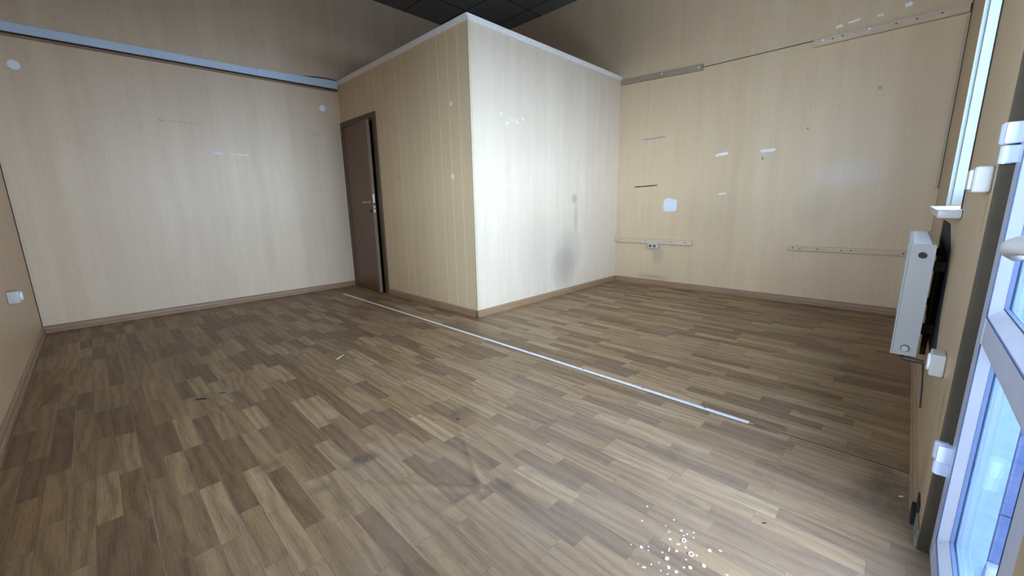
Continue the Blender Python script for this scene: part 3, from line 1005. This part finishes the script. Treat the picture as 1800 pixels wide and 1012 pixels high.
def dab(plane, a, b, r, label, mat=m_dab, grp='white filler dabs on the partition'):
    n = 12
    pts = [(a + math.cos(k * 2 * math.pi / n) * r * random.uniform(.75, 1.15), b + math.sin(k * 2 * math.pi / n) * r * random.uniform(.75, 1.15)) for k in range(n)]
    m = MB()
    if plane == 'D':
        m.prism(pts, PX - .0015, PX - .0002, 'x')
    else:
        m.prism(pts, PY - .0015, PY - .0002, 'y')
    tag(m.build('filler_dab', mat), label, 'mark', grp)


dab('D', 3.033, 1.909, .018, 'pale dab high on the grooved partition, nearer its corner')
dab('D', 4.061, 1.918, .020, 'pale dab high on the grooved partition, nearer the brown door', m_bead)
dab('D', 3.057, 1.284, .024, 'white dab at mid height on the grooved partition, nearer its corner')
dab('D', 4.047, 1.300, .028, 'pale dab at mid height on the grooved partition, nearer the door', m_bead)
for (a, b, r, t) in ((2.745, 1.835, .014, 'white dab high on the bright partition, nearest its outer corner'),
                     (2.82, 1.765, .016, 'white dab high on the bright partition, lowest of the upper ones'),
                     (2.95, 1.785, .013, 'white dab high on the bright partition, third from its corner'),
                     (3.035, 1.825, .015, 'white dab high on the bright partition, farthest from its corner'),
                     (2.82, 1.215, .012, 'white dab at mid height on the bright partition, left one'),
                     (2.88, 1.208, .012, 'white dab at mid height on the bright partition, right one')):
    dab('S', a, b, r, t)

# ------------------------------------------------------------------ things on the floor
st = empty('floor_strip', (2.005, 2.3, 0), 'narrow aluminium joint strip running across the linoleum floor', 'floor strip')
seg = MB()
prof = [(-.013, 0), (-.010, .0028), (-.004, .0045), (.004, .0045), (.010, .0028), (.013, 0)]
pr = [(2.004 + p[0], p[1] + .0002) for p in prof]
seg.prism(pr, .42, 4.83, 'y')
seg.build('metal_strip', m_alu, st)
sc = MB()
for yy in (.62, .95, 1.35, 1.8, 2.3, 2.8, 3.3, 3.8, 4.3):
    sc.cyl((2.004, yy, .0049), 'z', .0045, .0012, 10)
sc.build('screws', m_cut, st)
MB().box(2.000, 2.006, YW + .018, .40, .0002, .0016).box(1.985, 1.989, .3, 4.3, .0002, .0010).build('lino_edge', m_seam_shade, st)
MB().box(1.992, 1.998, YW + .018, .35, .0002, .0022).build('worn_strip', m_base_y, st)

CR = [(1.178, 0.429), (1.176, 0.52), (1.104, 0.503), (1.136, 0.438), (1.119, 0.419), (1.15, 0.394), (1.136, 0.38), (1.148, 0.375), (1.169, 0.362), (1.148, 0.355), (1.092, 0.405), (1.092, 0.379), (1.095, 0.359), (0.993, 0.483), (1.005, 0.456), (1.021, 0.441), (1.008, 0.435), (1.057, 0.392), (1.049, 0.39), (1.063, 0.373), (1.03, 0.402), (1.088, 0.324), (1.132, 0.302), (1.153, 0.279), (1.018, 0.383), (1.053, 0.341), (0.99, 0.394), (0.969, 0.407), (0.945, 0.435), (0.946, 0.418), (0.993, 0.367), (1.022, 0.335), (1.034, 0.322), (1.066, 0.296), (0.993, 0.345), (1.08, 0.239), (0.968, 0.378), (0.97, 0.36)]
BIG = {14: 1.5, 22: 1.5, 24: 1.7, 32: 1.6, 33: 1.7, 34: 1.5, 10: 1.3, 19: 1.2, 30: 1.3}


def crumb_mesh(k):
    rnd = random.Random(k)
    bm = bmesh.new()
    bmesh.ops.create_icosphere(bm, subdivisions=2, radius=1)
    el = rnd.choice((1.0, 1.3, 2.0))
    for v in bm.verts:
        q = rnd.uniform(.75, 1.15)
        v.co = Vector((v.co.x * q, v.co.y * q * el, max(-.25, v.co.z) * q * .45 + .11))
    me = bpy.data.meshes.new('plaster_crumb')
    bm.to_mesh(me)
    bm.free()
    me.materials.append(m_crumb)
    return me


crumbs = [crumb_mesh(k) for k in range(6)]
for i, (cx, cy) in enumerate(CR):
    o = bpy.data.objects.new('plaster_crumb', crumbs[i % 6])
    C.objects.link(o)
    s_ = .0034 * BIG.get(i, random.uniform(.55, .95))
    o.location = (cx, cy, .0)
    o.scale = (s_, s_, s_)
    o.rotation_euler = (0, 0, random.uniform(0, 3.1))
    tag(o, 'white plaster crumb lying on the floor near the glazed door', 'crumb', 'white plaster crumbs on the floor')


def ring(cx, cy, r, t, label):
    m = MB()
    pts = [(cx + math.cos(k / 16 * 2 * math.pi) * r, cy + math.sin(k / 16 * 2 * math.pi) * r * .8, .0015) for k in range(16)]
    pts.append(pts[0])
    m.tube(pts, t, 8)
    tag(m.build('plaster_ring', m_crumb, smooth=True), label, 'ring', 'white ring-shaped bits on the floor')


ring(1.116, .372, .0065, .0016, 'white ring-shaped bit, the upper one among the floor crumbs')
ring(1.081, .337, .0075, .0016, 'white ring-shaped bit, the lower one among the floor crumbs')


def scrap(x0, y0, x1, y1, wd, mat, name, label, cat, lift=.0006, th=.0012):
    a, b = Vector((x0, y0, 0)), Vector((x1, y1, 0))
    d = (b - a)
    n_ = Vector((-d.y, d.x, 0)).normalized() * wd / 2
    mid = (a + b) / 2 + n_ * .5
    pts = [a + n_ * .5, mid + n_, b + n_ * .4, b - n_ * .4, mid - n_ * .8, a - n_ * .5]
    m = MB()
    m.prism([(p.x, p.y) for p in pts], lift, lift + th, 'z')
    tag(m.build(name, mat), label, cat)


scrap(1.030, 2.71, 1.10, 2.76, .012, m_dab, 'paper_scrap', 'thin white sliver lying on the middle of the floor', 'scrap')
scrap(.245, 2.70, .290, 2.665, .022, m_cut, 'floor_gouge', 'black cut in the linoleum, larger of two on the left', 'cut')
scrap(.350, 2.70, .380, 2.675, .012, m_cut, 'floor_gouge', 'small dark nick in the linoleum right of the larger cut', 'cut')
scrap(1.090, 1.468, 1.102, 1.448, .007, m_cut, 'floor_gouge', 'tiny black hole where the floor crease begins', 'cut', .0025)
scrap(.848, 1.020, .838, .990, .006, m_dab, 'paper_scrap', 'white torn edge at the point of the floor crease', 'scrap', .006)
scrap(1.355, .216, 1.366, .206, .005, m_cut, 'floor_gouge', 'tiny black chip on the lit floor near the glazed door', 'cut')
scrap(1.812, -.098, 1.822, -.108, .008, m_dab, 'paper_scrap', 'tiny pale scrap beside the wall near the glazed door', 'scrap')
